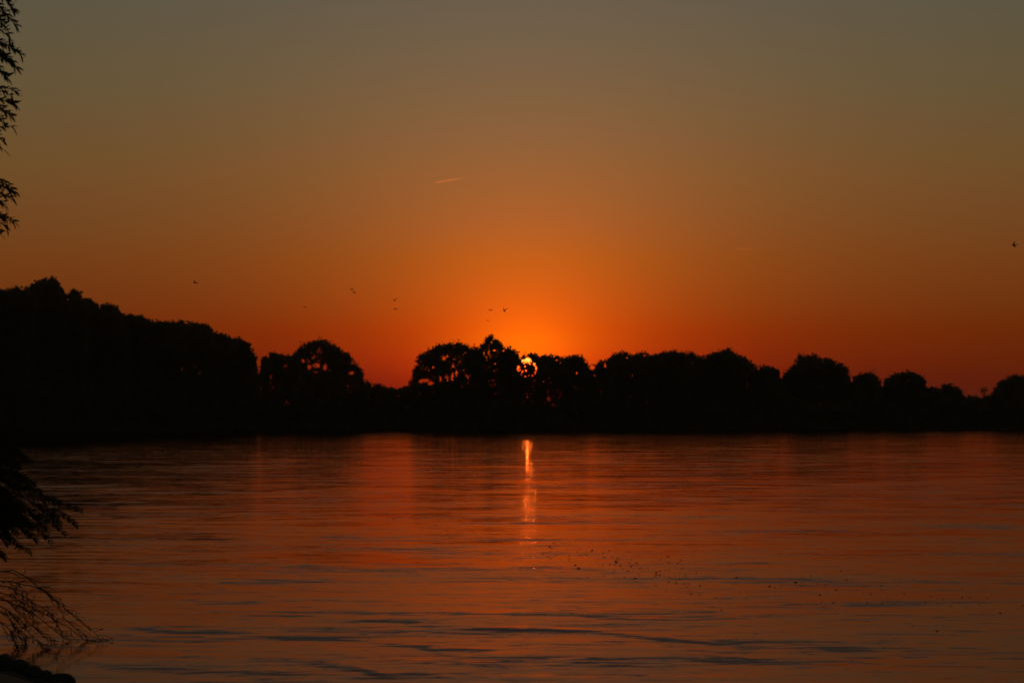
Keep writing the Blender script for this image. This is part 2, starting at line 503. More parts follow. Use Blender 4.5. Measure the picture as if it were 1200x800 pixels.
def keep_open(Pts, grow=0.0):
    d = Pts - np.array([0, 0, CAM_H])
    cz = d[:, 1] * _c + d[:, 2] * _s
    px = CX + FPX * d[:, 0] / cz
    py = CY - FPX * (-d[:, 1] * _s + d[:, 2] * _c) / cz
    k = np.ones(len(Pts), dtype=bool)
    for gx, gy, rx, ry in GAP:
        near = np.nonzero((np.abs(px - gx) < rx * 2 + 3) & (np.abs(py - gy) < ry * 2 + 3))[0]
        q = ((px[near] - gx) / (rx + grow)) ** 2 + ((py[near] - gy) / (ry + grow)) ** 2
        k[near] &= (q > KEEP_RNG.uniform(.55, 1.5, len(near))) | (KEEP_RNG.random(len(near)) < .025)
    tt = 575.0 - Pts[:, 1]
    bx = Pts[:, 0] + tt * SUN_DIR[0] / SUN_DIR[1]
    bz = Pts[:, 2] + tt * SUN_DIR[2] / SUN_DIR[1]
    for x0_, z0_, hw_, hh_ in BEAMS:
        k &= (np.abs(bx - x0_) > hw_) | (np.abs(bz - z0_) > hh_) | (KEEP_RNG.random(len(k)) < .13)
    return k


def lobe_points(c, r, n, rng, flat=.8):
    """leaf centres: twig clumps sitting on and in a lobe"""
    k = max(5, int(9 * r))
    d = rng.normal(size=(k, 3)); d /= np.linalg.norm(d, axis=1)[:, None]
    cl = d * (r * rng.uniform(.35, .88, k))[:, None]
    w = rng.integers(0, k, n)
    p = cl[w] + rng.normal(size=(n, 3)) * (.21 * r + .17)
    p[:, 2] *= flat + .15
    return p + np.array(c)


def bank_tree(spec):
    name, x0, x1, dens, back, label, group = spec
    rng = np.random.default_rng(abs(int(x0 * 7 + x1) + 4000))
    cx = (x0 + x1) / 2
    D = shore_D(cx) + back
    m_px = D / FPX
    hw = (x1 - x0) / 2
    pts, lobes = [], []
    # rim lobes follow the crown's own outline
    x = x0 + 2.0
    while x < x1 - 1:
        r = min(rng.choice([rng.uniform(2.2, 4.0), rng.uniform(3.5, 8.0)]), hw * .7 + 1)
        edge = min(x - x0, x1 - x)
        top = sky_y(x) + rng.uniform(-1.3, 2.6) + max(0, 5 - edge) * .9
        r = min(r, max(2.2, edge * .9 + 1.8))
        dip = max(sky_y(x + q * r) + r * math.sqrt(1 - q * q) * .96 for q in (-.9, -.6, -.3, 0, .3, .6, .9))
        lobes.append((x, max(top + r * .98, dip + rng.uniform(-3.0, .6)), r))
        x += r * rng.uniform(.5, .8)
    # body lobes fill the crown down to the undergrowth
    topmin = min(sky_y(q) for q in np.linspace(x0, x1, 9))
    n_in = int((x1 - x0) * (478 - topmin) / 70 * max(dens, .7))
    for _ in range(n_in):
        x = rng.uniform(x0, x1)
        r = rng.uniform(6, 11)
        t0 = sky_y(x) + r + 2
        # crowns stay inside their own outline near the sides
        y = rng.uniform(t0, 486) if t0 < 484 else 484
        s_ok = all(y - r * .9 > sky_y(x + q) for q in (-r * .8, r * .8))
        if s_ok: lobes.append((x, y, r))
    # solid heart of the crown
    for x in np.arange(x0 + 3, x1 - 1, 5.5):
        y = sky_y(x) + 7
        while y < 488:
            if rng.random() < (.985 if dens > .7 else .85) or y > (442 if 600 < cx < 640 else 450):
                lobes.append((x + rng.uniform(-2, 2), y + rng.uniform(-1, 2), rng.uniform(3.6, 5.6)))
                if x < 300:
                    lobes.append((x + rng.uniform(-3, 3), y + rng.uniform(0, 4), rng.uniform(4, 6)))
            y += 6.5
    for (x, y, r) in lobes:
        dj = rng.uniform(-1, 1) * min(5.0, hw * m_px * .8 + 1)
        c = P(x, y, D + dj)
        rr = r * m_px
        n = int(rr * rr * 150 * dens) + 40
        pts.append(lobe_points(c, rr, n, rng))
    pts = np.concatenate(pts)
    pts = pts[keep_open(pts, .55)]
    size = .25 * (.85 + .3 * rng.random(len(pts)))
    root_p = P(cx, 480, D); root_p.z = 1.1
    root = empty(name, root_p, label, 'tree', group)
    V, F = cards(pts, size, rng)
    link('crown', mesh_quads('crown', V, F), M_LEAF, root)
    # trunk, forking into limbs that reach into the crown
    T = Tubes(7)
    topz = P(cx, topmin, D).z
    H = topz - 1.1
    tr = .012 * H + .08
    lean = rng.uniform(-.06, .06) * H
    fork = Vector((root_p.x + lean * .5, D, 1.0 + H * .38))
    T.add([Vector((root_p.x, D, .3)), Vector((root_p.x + lean * .15, D, 1.0 + H * .15)), fork], [tr * 1.35, tr, tr * .8])
    for i in range(5):
        lx = cx + (i - 2) / 2.3 * hw * .8 + rng.uniform(-2, 2)
        ly = sky_y(lx) + 5
        e = P(lx, ly, D + rng.uniform(-2, 2))
        midp = fork.lerp(e, .5) + Vector((rng.uniform(-.4, .4), rng.uniform(-.4, .4), rng.uniform(.1, .6)))
        T.add([fork - Vector((0, 0, .2)), midp, e], [tr * .55, tr * .3, tr * .08])
        for q in range(3):
            b = fork.lerp(e, rng.uniform(.35, .8))
            b2 = b + Vector((rng.uniform(-1, 1), rng.uniform(-1, 1), rng.uniform(.2, 1.2))) * (H * .09)
            T.add([b, b.lerp(b2, .5) + Vector((0, 0, .1)), b2], [tr * .2, tr * .13, tr * .05])
    link('trunk', T.mesh('trunk'), M_BARK, root, smooth=True)
    return root


GL, GC, GR = 'trees on the tall left bank', 'trees around the setting sun', 'trees on the far right bank'
TREES = [
    ('broadleaf_tree', -55, 36, 1.0, 10, 'tall dark rounded tree cut off by the left edge of the photo', GL),
    ('broadleaf_tree', 31, 76, 1.0, 14, 'tallest dark tree on the left bank, with a spiky peak', GL),
    ('broadleaf_tree', 76, 98, .8, 9, 'slim dark tree right beside the tallest left one, its tip leaning right', GL),
    ('broadleaf_tree', 97, 118, .9, 15, 'narrow dark tree with an upright oval top, left of the double-topped one', GL),
    ('broadleaf_tree', 116, 142, .9, 10, 'dark tree with two small tops side by side on the left bank slope', GL),
    ('broadleaf_tree', 139, 180, 1.0, 14, 'dark flat-topped tree just right of the double-topped tree', GL),
    ('broadleaf_tree', 173, 213, 1.0, 9, 'dark low-domed tree halfway down the left bank, below the lone bird and to its left', GL),
    ('broadleaf_tree', 207, 250, 1.0, 13, 'dark rounded tree under the lone bird on the left', GL),
    ('broadleaf_tree', 247, 271, 1.0, 9, 'small dark round tree one step down from the tree under the lone bird', GL),
    ('broadleaf_tree', 267, 303, 1.0, 12, 'dark tree ending the left bank mass, at the narrow notch of sky', GL),
    ('broadleaf_tree', 304, 350, .85, 10, 'low dark twin-topped tree joined to the left of the wide spreading tree', GL),
    ('broadleaf_tree', 346, 424, .62, 13, 'wide spreading tree with sky showing through its crown, left of the open gap', GL),
    ('broadleaf_tree', 485, 554, .62, 14, 'broad loose-crowned tree first to the right of the open gap', GC),
    ('broadleaf_tree', 549, 563, .8, 10, 'small pointed dark tree squeezed left of the topknot tree', GC),
    ('broadleaf_tree', 559, 588, .8, 15, 'dark tree with a round topknot, highest of those beside the sun', GC),
    ('broadleaf_tree', 585, 613, .8, 10, 'dark tree touching the left edge of the sun', GC),
    ('broadleaf_tree', 609, 634, .62, 13, 'dark tree standing right in front of the setting sun', GC),
    ('broadleaf_tree', 629, 662, .8, 10, 'dark uneven tree touching the right edge of the sun', GC),
    ('broadleaf_tree', 658, 690, .9, 14, 'dark round-headed tree with a dip of bright sky on its right', GC),
    ('broadleaf_tree', 691, 719, .8, 9, 'small dark bushy tree just right of the dip of bright sky', GC),
    ('broadleaf_tree', 715, 768, 1.0, 14, 'dark tree with a bumpy double top, start of the long even row', GR),
    ('broadleaf_tree', 763, 822, 1.0, 11, 'wide dark tree with a flat bumpy top in the middle of the even row', GR),
    ('broadleaf_tree', 817, 887, 1.0, 14, 'broad dark domed tree, the highest of the long even row', GR),
    ('broadleaf_tree', 884, 917, 1.0, 9, 'lower dark tree between the highest dome of the row and the big square-shouldered tree', GR),
    ('broadleaf_tree', 917, 998, 1.0, 13, 'big square-shouldered dark tree rising on the right bank', GR),
    ('broadleaf_tree', 998, 1034, 1.0, 10, 'small round dark tree just right of the big square-shouldered tree', GR),
    ('broadleaf_tree', 1035, 1091, 1.0, 12, 'mushroom-shaped dark tree standing apart on the right bank', GR),
    ('broadleaf_tree', 1086, 1128, 1.0, 9, 'low dark tree with a flat side, right of the mushroom-shaped tree', GR),
    ('broadleaf_tree', 1162, 1245, 1.0, 11, 'dark tree cut off by the right edge of the photo', GR),
]
for a_, b_ in ((-110, -48), (-178, -98), (-262, -172), (-345, -252), (-430, -335), (-515, -422)):
    TREES.append(('broadleaf_tree', a_, b_, 1.0, 11, 'tall dark tree of the left bank, out past the left edge of the photo', 'trees past the left edge'))
for a_, b_ in ((1250, 1338), (1332, 1442), (1438, 1545)):
    TREES.append(('broadleaf_tree', a_, b_, 1.0, 11, 'dark tree of the right bank, out past the right edge of the photo', 'trees past the right edge'))
for spec in TREES:
    bank_tree(spec)

# the little lollipop tree on the right
D = shore_D(1153) + 12
rng = np.random.default_rng(3)
root = empty('sapling', Vector((P(1153, 470, D).x, D, 1.1)), 'tiny thin tree with a ball of leaves poking up near the right edge', 'tree', GR)
pts = lobe_points(P(1153, 456, D), .80, 110, rng)
pts = np.concatenate([pts, lobe_points(P(1152, 461, D), .55, 45, rng)])
link('crown', mesh_quads('crown', *cards(pts, np.full(len(pts), .17), rng)), M_LEAF, root)
T = Tubes(6); b = Vector(root.location)
T.add([b - Vector((0, 0, .6)), b + Vector((.08, 0, 2.5)), P(1153.3, 463, D), P(1153, 455, D)], [.13, .10, .07, .03])
for dx, dy_ in ((-2.5, 453), (2.6, 455), (.5, 452)):
    T.add([P(1153, 461, D), P(1153 + dx * .6, 457, D), P(1153 + dx, dy_, D)], [.05, .035, .015])
link('trunk', T.mesh('trunk'), M_BARK, root, smooth=True)

# the bare dead tree above the small round one
D = shore_D(1022) + 16
root = empty('dead_tree', Vector((P(1022, 470, D).x, D, 1.1)), 'leafless thin branches rising above the small round tree on the right', 'tree', GR)
T = Tubes(5); b = Vector(root.location)
T.add([b - Vector((0, 0, .6)), P(1021, 455, D), P(1023, 440, D)], [.16, .13, .09])
for i, (ex, ey) in enumerate([(1024.5, 427), (1020, 431), (1030, 434), (1014, 433), (1027, 429.5), (1033, 441)]):
    e = P(ex, ey, D + random.uniform(-1, 1)); s = P(1022.5, 444 - i * .6, D)
    mpt = s.lerp(e, .55) + Vector((random.uniform(-.25, .25), 0, random.uniform(-.1, .2)))
    T.add([s, mpt, e], [.055, .04, .016])
    for q in range(3):
        a = s.lerp(e, random.uniform(.4, .85)); T.add([a, a + Vector((random.uniform(-.5, .5), random.uniform(-.3, .3), random.uniform(.2, .6)))], [.028, .012])
link('trunk', T.mesh('trunk'), M_BARK, root, smooth=True)


# ------------------------------------------------------------------ shrubs in the low gaps of the skyline
def shrub(x0, x1, back, label, n=10, top=None):
    rng = np.random.default_rng(int(x0) + 900)
    cx = (x0 + x1) / 2; D = shore_D(cx) + back; mp = D / FPX
    root = empty('bank_shrub', Vector((P(cx, 480, D).x, D, .9)), label, 'shrub', 'low shrubs on the far bank')
    pts = []
    T = Tubes(5)
    for i in range(n):
        x = x0 + (x1 - x0) * (i + .5) / n + rng.uniform(-1, 1)
        r = rng.uniform(3, 5)
        y = (sky_y(x) if top is None else top) + r
        while y < 498:
            pts.append(lobe_points(P(x + rng.uniform(-2, 2), y, D + rng.uniform(-2, 2)), r * mp, int((r * mp) ** 2 * 170) + 30, rng)); y += r * 1.1
        T.add([Vector(root.location) + Vector((rng.uniform(-.5, .5), 0, -.4)), P(x, sky_y(x) + 12, D)], [.09, .02])
    pts = np.concatenate(pts)
    link('foliage', mesh_quads('foliage', *cards(pts, np.full(len(pts), .22), rng)), M_LEAF, root)
    link('stems', T.mesh('stems'), M_BARK, root, smooth=True)


shrub(418, 453, 8, 'low dark shrub under the right tip of the wide spreading tree', 9)
shrub(450, 490, 9, 'low dark shrub in the open gap, at the foot of the broad loose tree', 10)
shrub(1122, 1150, 8, 'low dark shrub left of the tiny thin tree near the right edge', 7)
shrub(1146, 1176, 7, 'low dark shrub at the foot of the tiny thin tree near the right edge', 7)

# thicket that closes the whole bank below the crowns
rng = np.random.default_rng(77)
pts = []
for px in np.arange(-520, 1720, 3.2):
    D0 = shore_D(px)
    hgt = 475 + 7 * math.sin(px * .06) + rng.uniform(-4, 4)
    if px < 300: hgt -= (300 - max(px, 0)) * .10
    wl = HOR + CAM_H * FPX / D0
    y = hgt
    while y < wl + 2:
        D = D0 + (rng.uniform(1.5, 13) if y < wl - 8 else rng.uniform(.2, 5))
        r = rng.uniform(3.0, 5.5) * D / FPX
        c = P(px + rng.uniform(-3, 3), y, D)
        c.z = max(c.z, .35)
        pts.append(lobe_points(c, r, int(r * r * 60) + 14, rng))
        y += rng.uniform(3.2, 5)
pts = np.concatenate(pts)
pts = pts[pts[:, 2] > .05]
pts = pts[keep_open(pts, .5)]
th = link('bank_thicket', mesh_quads('bank_thicket', *cards(pts, np.full(len(pts), .36), rng)), M_THICK)
tag(th, 'black mass of bushes and undergrowth along the far waterline', 'undergrowth', kind='stuff')


# ------------------------------------------------------------------ foreground: leaves of many shapes
class Leaves:
    def __init__(self): self.V, self.F = [], []

    def add(self, base, d, length, width, roll, droop=.25):
        """a pointed leaf blade with a bent midrib, 2 x 3 quads"""
        d = Vector(d).normalized()
        side = d.cross(Vector((0, 0, 1)))
        if side.length < 1e-3: side = Vector((1, 0, 0))
        side = Quaternion(d, roll) @ side.normalized()
        up = side.cross(d)
        n0 = len(self.V)
        prof = [(0, .06), (.22, .75), (.55, 1.0), (.82, .55), (1.0, .03)]
        for s_, w in prof:
            c = Vector(base) + d * (length * s_) - Vector((0, 0, 1)) * (droop * length * s_ * s_)
            e = side * (w * width / 2)
            f = up * (w * width * .12)
            self.V += [c - e + f, c - f * .6, c + e + f]
        for i in range(len(prof) - 1):
            a = n0 + i * 3
            self.F += [(a, a + 1, a + 4, a + 3), (a + 1, a + 2, a + 5, a + 4)]

    def mesh(self, name): return mesh_quads(name, np.array([tuple(v) for v in self.V]), np.array(self.F))


def bez(p0, p1, p2, n):
    return [p0.lerp(p1, i / n).lerp(p1.lerp(p2, i / n), i / n) for i in range(n + 1)]


# the willow standing on the near bank, its outer twigs hanging in at the left edge
DW = 20.0
wroot = empty('willow_tree', Vector((-8.2, 20.0, .9)), 'near willow whose leafy twigs hang in at the upper left edge', 'tree')
T = Tubes(8)
T.add([(-8.2, 20, .5), (-8.1, 20.0, 2.0), (-7.9, 20.1, 3.4), (-7.9, 20.1, 5.2), (-7.7, 20.3, 8.0)], [.30, .24, .20, .15, .06])
LIMBS = []
for lx, ly, lz, z0 in ((-6.1, 20.2, 3.9, 2.9), (-6.0, 19.9, 4.6, 3.3), (-6.2, 20.1, 5.3, 4.0), (-6.0, 20.0, 6.2, 4.8), (-9.9, 20.8, 5.4, 3.4), (-9.2, 18.6, 5.0, 3.2), (-8.9, 21.9, 6.2, 4.2), (-7.2, 21.4, 7.4, 5.2)):
    st_ = Vector((-7.95, 20.05, z0)); en_ = Vector((lx, ly, lz))
    T.add(bez(st_, st_.lerp(en_, .5) + Vector((0, 0, .45)), en_, 7), [.10, .088, .076, .064, .053, .043, .034, .026])
    LIMBS.append(en_)
link('trunk', T.mesh('trunk'), M_BARK, wroot, smooth=True)
B = Tubes(5); LV = Leaves()
# the body of the crown, left of what the photo shows
wr = np.random.default_rng(5)
cp = []
for en_ in LIMBS + [Vector((-8, 20, 8.4)), Vector((-8.6, 20.6, 7.2)), Vector((-7.4, 19.6, 7.0)), Vector((-9.4, 19.6, 7.4))]:
    q_ = wr.normal(size=(5000, 3)) * np.array([.85, .85, .75]) + np.array(en_)
    q_[:, 2] -= np.abs(wr.normal(size=5000)) * .6
    cp.append(q_)
cp = np.concatenate(cp)
cp = cp[(cp[:, 0] < -.2222 * cp[:, 1] - .45) & (cp[:, 2] > 2.2)]
V_, F_ = cards(cp, np.full(len(cp), .085), wr, (.2, .3))
link('crown', mesh_quads('crown', V_, F_), M_NEAR, wroot)
random.seed(21)
sprays = [  # tip px, start px of the visible end, leaves per px
    ((14, -6), (-40, -60), 1.2), ((17, 12), (-30, -30), 1.2), ((18, 30), (-30, -8), 1.3), ((9, 36), (-34, 4), 1.2),
    ((16, 51), (-26, 26), .45),
    ((25, 63), (-36, 48), 1.2), ((19, 80), (-30, 52), 1.4), ((13, 73), (-36, 56), 1.5), ((9, 92), (-36, 62), 1.4), ((4, 70), (-30, 66), 1.2),
    ((21, 108), (-30, 116), .7), ((14, 113), (-34, 118), .7), ((18, 122), (-34, 126), 1.1), ((13, 136), (-36, 126), 1.2), ((5, 143), (-40, 128), 1.2),
    ((16, 149), (-24, 176), .45), ((4, 166), (-30, 160), .5), ((4, 176), (-30, 170), .5),
    ((17, 224), (-44, 226), 1.1), ((14, 232), (-44, 238), 1.1), ((6, 240), (-44, 232), 1.2), ((9, 217), (-40, 214), .8),
    ((17, 261), (-44, 258), 1.1), ((9, 268), (-40, 256), .9), ((5, 256), (-44, 250), 1.1), ((1, 275), (-44, 262), .6),
]
for (tx, ty), (sx, sy), dens in sprays:
    D = DW + random.uniform(-.5, .5)
    p2 = P(tx, ty, D); p0 = P(sx - 8, sy, D + random.uniform(-.4, .4))
    p1 = p0.lerp(p2, .55) + Vector((0, 0, .10 + random.random() * .06))
    poly = bez(p0, p1, p2, 10)
    B.add(poly, [.012 - .0095 * i / 10 for i in range(11)])
    # tie each twig back to the trunk
    en_ = min(LIMBS[:4], key=lambda e: abs(e.z - p0.z - .35))
    B.add(bez(en_, en_.lerp(p0, .5) + Vector((0, 0, .12)), p0, 5), [.022, .020, .018, .016, .014, .012])
    ln = (p2 - p0).length
    n = int(ln * 80 * dens)
    for i in range(n):
        f = .15 + .85 * (i + random.random()) / n
        q = f * 10; a = poly[min(int(q), 9)].lerp(poly[min(int(q), 9) + 1], q - int(min(q, 9)) if q < 10 else 1)
        tang = (poly[min(int(q), 9) + 1] - poly[min(int(q), 9)]).normalized()
        sgn = 1 if i % 2 else -1
        d = tang * .6 + Vector((random.uniform(-.3, .8), random.uniform(-.8, .8), sgn * random.uniform(.1, .9) + .1))
        LV.add(a, d, random.uniform(.05, .09), random.uniform(.019, .028), random.uniform(-1.2, 1.2), random.uniform(.1, .5))
link('branches', B.mesh('branches'), M_TWIG, wroot, smooth=True)
link('foliage', LV.mesh('foliage'), M_NEAR, wroot)

# shrub with feathered leaves leaning out over the water
DSH = 22.0
sroot = empty('feather_leaved_shrub', Vector((-7.0, 22.0, .75)), 'dark shrub with feathery drooping leaf sprays at the left edge, over the water', 'shrub')
ST = Tubes(5); LV = Leaves(); RB = ST
random.seed(5)
fronds = [  # (start px) -> (tip px)
    ((58, 590), (97, 598)), ((58, 595), (91, 616)), ((44, 600), (78, 627)), ((24, 604), (61, 636)), ((14, 608), (44, 634)), ((-2, 626), (37, 648)),
    ((-6, 612), (23, 645)), ((-16, 640), (8, 655)), ((40, 585), (84, 592)), ((30, 580), (72, 588)), ((14, 562), (50, 577)), ((2, 552), (32, 560)),
    ((34, 588), (70, 606)), ((20, 590), (56, 612)), ((4, 592), (38, 620)), ((-10, 596), (22, 626)), ((-8, 576), (30, 594)), ((-16, 614), (10, 638)), ((-20, 600), (8, 622)),
    ((-10, 548), (24, 566)), ((-12, 535), (24, 548)), ((-14, 564), (16, 584)), ((0, 570), (40, 584)), ((46, 596), (72, 614)), ((30, 598), (58, 624)), ((8, 604), (36, 630)),
    ((-16, 520), (26, 530)), ((-16, 505), (20, 512)), ((-16, 528), (34, 541)), ((-20, 515), (14, 540)), ((-10, 498), (30, 505)), ((-18, 580), (12, 604)), ((-20, 500), (8, 526))]
for _ in range(46):
    sx, sy = random.uniform(-22, 8), random.uniform(500, 606)
    ln_, an_ = random.uniform(28, 46), random.uniform(.1, .85)
    fronds.append(((sx, sy), (sx + ln_ * math.cos(an_), sy + ln_ * math.sin(an_))))
for _ in range(70):
    sx, sy = random.uniform(-190, -40), random.uniform(505, 610)
    ln_, an_ = random.uniform(28, 46), random.uniform(-.2, 1.0)
    fronds.append(((sx, sy), (sx + ln_ * math.cos(an_), sy + ln_ * math.sin(an_))))
for (sx, sy), (tx, ty) in fronds:
    D = DSH + random.uniform(-.55, .55)
    p0 = P(sx, sy, D); p2 = P(tx, ty, D + random.uniform(-.1, .1))
    p1 = p0.lerp(p2, .5) + Vector((.02, 0, .035))
    poly = bez(p0, p1, p2, 24)
    RB.add(poly, [.005 - .0035 * i / 24 for i in range(25)])
    for i in range(2, 25):
        tang = (poly[i] - poly[i - 1]).normalized()
        for sg in (-1, 1):
            side = tang.cross(Vector((0, 1, 0))).normalized() * sg
            d = side * .8 + tang * .8 + Vector((0, random.uniform(-.4, .4), -.1))
            l = .050 * (1.0 - .6 * abs(i / 24 - .45)) * random.uniform(.8, 1.15)
            LV.add(poly[i] + (poly[i - 1] - poly[i]) * random.random(), d, l, l * .46, random.uniform(-.8, .8), .2)
for (ax, ay), (bx, by) in (((-60, 548), (60, 585)), ((-60, 530), (40, 572)), ((-60, 560), (46, 592)), ((-60, 575), (10, 602)), ((-60, 510), (26, 556)), ((-60, 495), (4, 520)), ((-60, 490), (-6, 500))):
    p0 = P(ax, ay, DSH); p2 = P(bx, by, DSH)
    ST.add(bez(Vector((-7.0, 22, .6)), Vector((-6.6, 22, p0.z + .2)), p0, 6) , [.03, .028, .025, .022, .02, .018, .016])
    ST.add(bez(p0, p0.lerp(p2, .5) + Vector((0, 0, .10)), p2, 8), [.016 - .0014 * i for i in range(9)])
link('stems', ST.mesh('stems'), M_TWIG, sroot, smooth=True)
link('foliage', LV.mesh('foliage'), M_NEAR, sroot)

# fallen bare branch dipping its twigs into the river
DB = 26.0
broot = empty('fallen_branch', Vector((-7.6, 26.5, .5)), 'nearly bare fallen branch with thin twigs dipping into the water at left', 'branch')
TW = Tubes(5); LV = Leaves()
random.seed(12)
stems = [
    [(-70, 680), (0, 669), (22, 671), (45, 687), (67, 704), (90, 725), (110, 740), (121, 749)],
    [(-70, 690), (0, 694), (30, 708), (60, 724), (86, 739), (111, 750)],
    [(-70, 700), (0, 709), (22, 731), (42, 748), (55, 761)],
    [(-70, 700), (0, 728), (15, 748), (20, 757)],
    [(-70, 684), (0, 680), (19, 683), (41, 688), (57, 695), (70, 711), (76, 725), (94, 739), (108, 748)],
    [(-70, 690), (0, 700), (26, 722), (46, 740), (64, 752)],
    [(-70, 688), (0, 686), (24, 697), (50, 712), (66, 728), (76, 748)],
    [(-70, 705), (0, 716), (16, 735), (30, 752)],
    [(-70, 694), (0, 702), (34, 716), (64, 738), (88, 750)],
]
for si, st in enumerate(stems):
    D0 = DB + random.uniform(-.25, .35)
    tipD = min(CAM_H * FPX / (st[-1][1] - HOR), 26.6)
    ps = []
    for i, (x, y) in enumerate(st):
        f = i / (len(st) - 1)
        ps.append(P(x, y, D0 * (1 - f) + tipD * f))
    ps[-1].z = -.05
    # smooth and jitter
    fine = []
    for i in range(len(ps) - 1):
        for k in range(4):
            a = ps[max(i - 1, 0)]; b_ = ps[i]; c_ = ps[i + 1]; d_ = ps[min(i + 2, len(ps) - 1)]; u = k / 4
            fine.append(.5 * ((2 * b_) + (c_ - a) * u + (2 * a - 5 * b_ + 4 * c_ - d_) * u * u + (3 * b_ - a - 3 * c_ + d_) * u ** 3) + Vector((0, 0, random.uniform(-.008, .008))))
    fine.append(ps[-1])
    n = len(fine)
    TW.add(fine, [.0085 * (1 - .74 * i / n) for i in range(n)])
    for k in range(24):
        i = random.randint(4, n - 3)
        a = fine[i]; tang = (fine[i + 1] - fine[i]).normalized()
        ln = random.uniform(.08, .34)
        e = a + tang * ln * random.uniform(.4, 1) + Vector((random.uniform(-.02, .10), random.uniform(-.15, .15), random.uniform(-.16, .13)))
        if e.z < .01: e.z = .01
        mpt = a.lerp(e, .5) + Vector((0, 0, random.uniform(-.02, .03)))
        TW.add([a, mpt, e], [.0036, .0027, .0018])
        for q in range(random.randint(0, 3)):
            f = a.lerp(e, random.uniform(.3, 1))
            LV.add(f, (random.uniform(-.3, 1), random.uniform(-1, 1), random.uniform(-.9, .5)), random.uniform(.03, .06), random.uniform(.012, .02), random.uniform(-1, 1))
TW.add([Vector((-7.8, 26.5, .35)), Vector((-7.0, 26.3, .72)), P(-70, 690, DB)], [.06, .05, .03])
link('twigs', TW.mesh('twigs'), M_TWIG, broot, smooth=True)
link('leaves', LV.mesh('leaves'), M_NEAR, broot)


# stones of the bank in the bottom left corner
def boulder(px, py, Y, rx, ry, rz, label, seed):
    """rounded stone whose top is seen at the pixel"""
    bm = bmesh.new()
    bmesh.ops.create_icosphere(bm, subdivisions=4, radius=1)
    top = P(px, py, Y)
    rg = random.Random(seed)
    ph = [rg.uniform(0, 6) for _ in range(6)]
    planes = [(Vector((rg.gauss(0, 1), rg.gauss(0, 1), rg.gauss(0, 1))).normalized(), rg.uniform(.74, .95)) for _ in range(7)]
    for v in bm.verts:
        c = v.co.normalized()
        r = 1 + .06 * math.sin(3 * c.x + ph[0]) + .05 * math.sin(4 * c.y + ph[1]) + .05 * math.sin(5 * c.z + ph[2]) + .015 * math.sin(13 * c.x + ph[3]) * math.sin(11 * c.y + ph[4])
        for pn, pd in planes:
            h = c.dot(pn) * r
            if h > pd: r -= (h - pd) * .8
        v.co = Vector((c.x * r * rx, c.y * r * ry, c.z * r * rz))
    zmax = max(v.co.z for v in bm.verts)
    me = bpy.data.meshes.new('bank_stone'); bm.to_mesh(me); bm.free()
    o = link('bank_stone', me, M_STONE, smooth=True)
    o.location = (top.x, Y, top.z - zmax)
    o.rotation_euler = (0, 0, rg.uniform(0, 3))
    return tag(o, label, 'stone', 'stones at the water in the bottom left corner')


boulder(4, 766, 20.8, .17, .20, .16, 'dark stone at the very left edge, topmost of the bottom left heap', 1)
boulder(22, 772, 20.5, .13, .16, .15, 'dark stone second from the left edge in the bottom corner heap', 2)
boulder(38, 779, 20.2, .11, .14, .13, 'small dark rounded stone in the middle of the bottom corner heap', 3)
boulder(52, 785, 20.0, .10, .13, .12, 'small dark stone just left of the outermost one in the corner heap', 4)
boulder(67, 788, 19.8, .13, .16, .14, 'dark stone furthest out to the right in the bottom corner heap', 5)
boulder(12, 786, 19.6, .26, .2, .2, 'broad dark stone lowest in the bottom left corner', 6)
boulder(45, 794, 19.4, .22, .2, .18, 'dark stone cut by the bottom edge of the photo, under the small ones', 7)

# ------------------------------------------------------------------ scraps drifting on the water
rg = random.Random(8)


def scrap_mesh(seed):
    """a curled dead leaf riding on the surface, one edge lifted, with a stub of stalk"""
    q = random.Random(seed)
    V, F = [], []
    nx, ny = 8, 5
    lift = q.uniform(.25, .55)
    for i in range(nx):
        s = i / (nx - 1)
        w = math.sin(math.pi * min(max(s, .03), .97)) ** .7 * q.uniform(.9, 1.1)
        for j in range(ny):
            tt = j / (ny - 1) * 2 - 1
            z = .015 + lift * (abs(tt) ** 1.6) * w * .5 + .22 * (s - .4) ** 2 + (.18 * max(0, s - .6))
            V.append((s - .5, tt * .32 * w, z))
    for i in range(nx - 1):
        for j in range(ny - 1):
            a = i * ny + j
            F.append((a, a + ny, a + ny + 1, a + 1))
    n0 = len(V)
    for s in (0, 1):
        for dx, dz in ((-.015, -.015), (.015, -.015), (.015, .015), (-.015, .015)):
            V.append((.47 + s * .28, dx, .12 + dz + s * .14))
    for j in range(4):
        F.append((n0 + j, n0 + (j + 1) % 4, n0 + 4 + (j + 1) % 4, n0 + 4 + j))
    return mesh_quads('floating_leaf', np.array(V), np.array(F))


SCR = [scrap_mesh(i) for i in range(6)]
for me in SCR:
    me.materials.append(M_DEBRIS)
    me.polygons.foreach_set('use_smooth', np.ones(len(me.polygons), dtype=bool))
    md = None
spots = [(644, 639.5, 1.5), (667, 654, .9), (722, 657, 1.3), (744, 677, 1), (863, 676, 1.5), (932, 681.5, 1.5), (902, 686, 1), (810, 695, 1.2), (1098, 738, 1), (1020, 695, 1), (1016, 705, 1.2),
         (1172, 717, 1), (745, 677, 1.1), (799, 665.5, 1.1), (678, 665.5, 1.4), (721, 661, 1)]
for _ in range(120):
    f = rg.random()
    x = 640 + 175 * f + rg.gauss(0, 14); y = 642 + 38 * f + rg.gauss(0, 9)
    spots.append((x, y, rg.uniform(.35, 1.0)))
for _ in range(78):
    f = rg.random()
    x = 790 + 400 * f + rg.gauss(0, 12); y = 676 + 34 * f + rg.gauss(0, 12)
    spots.append((x, y, rg.uniform(.35, .95)))
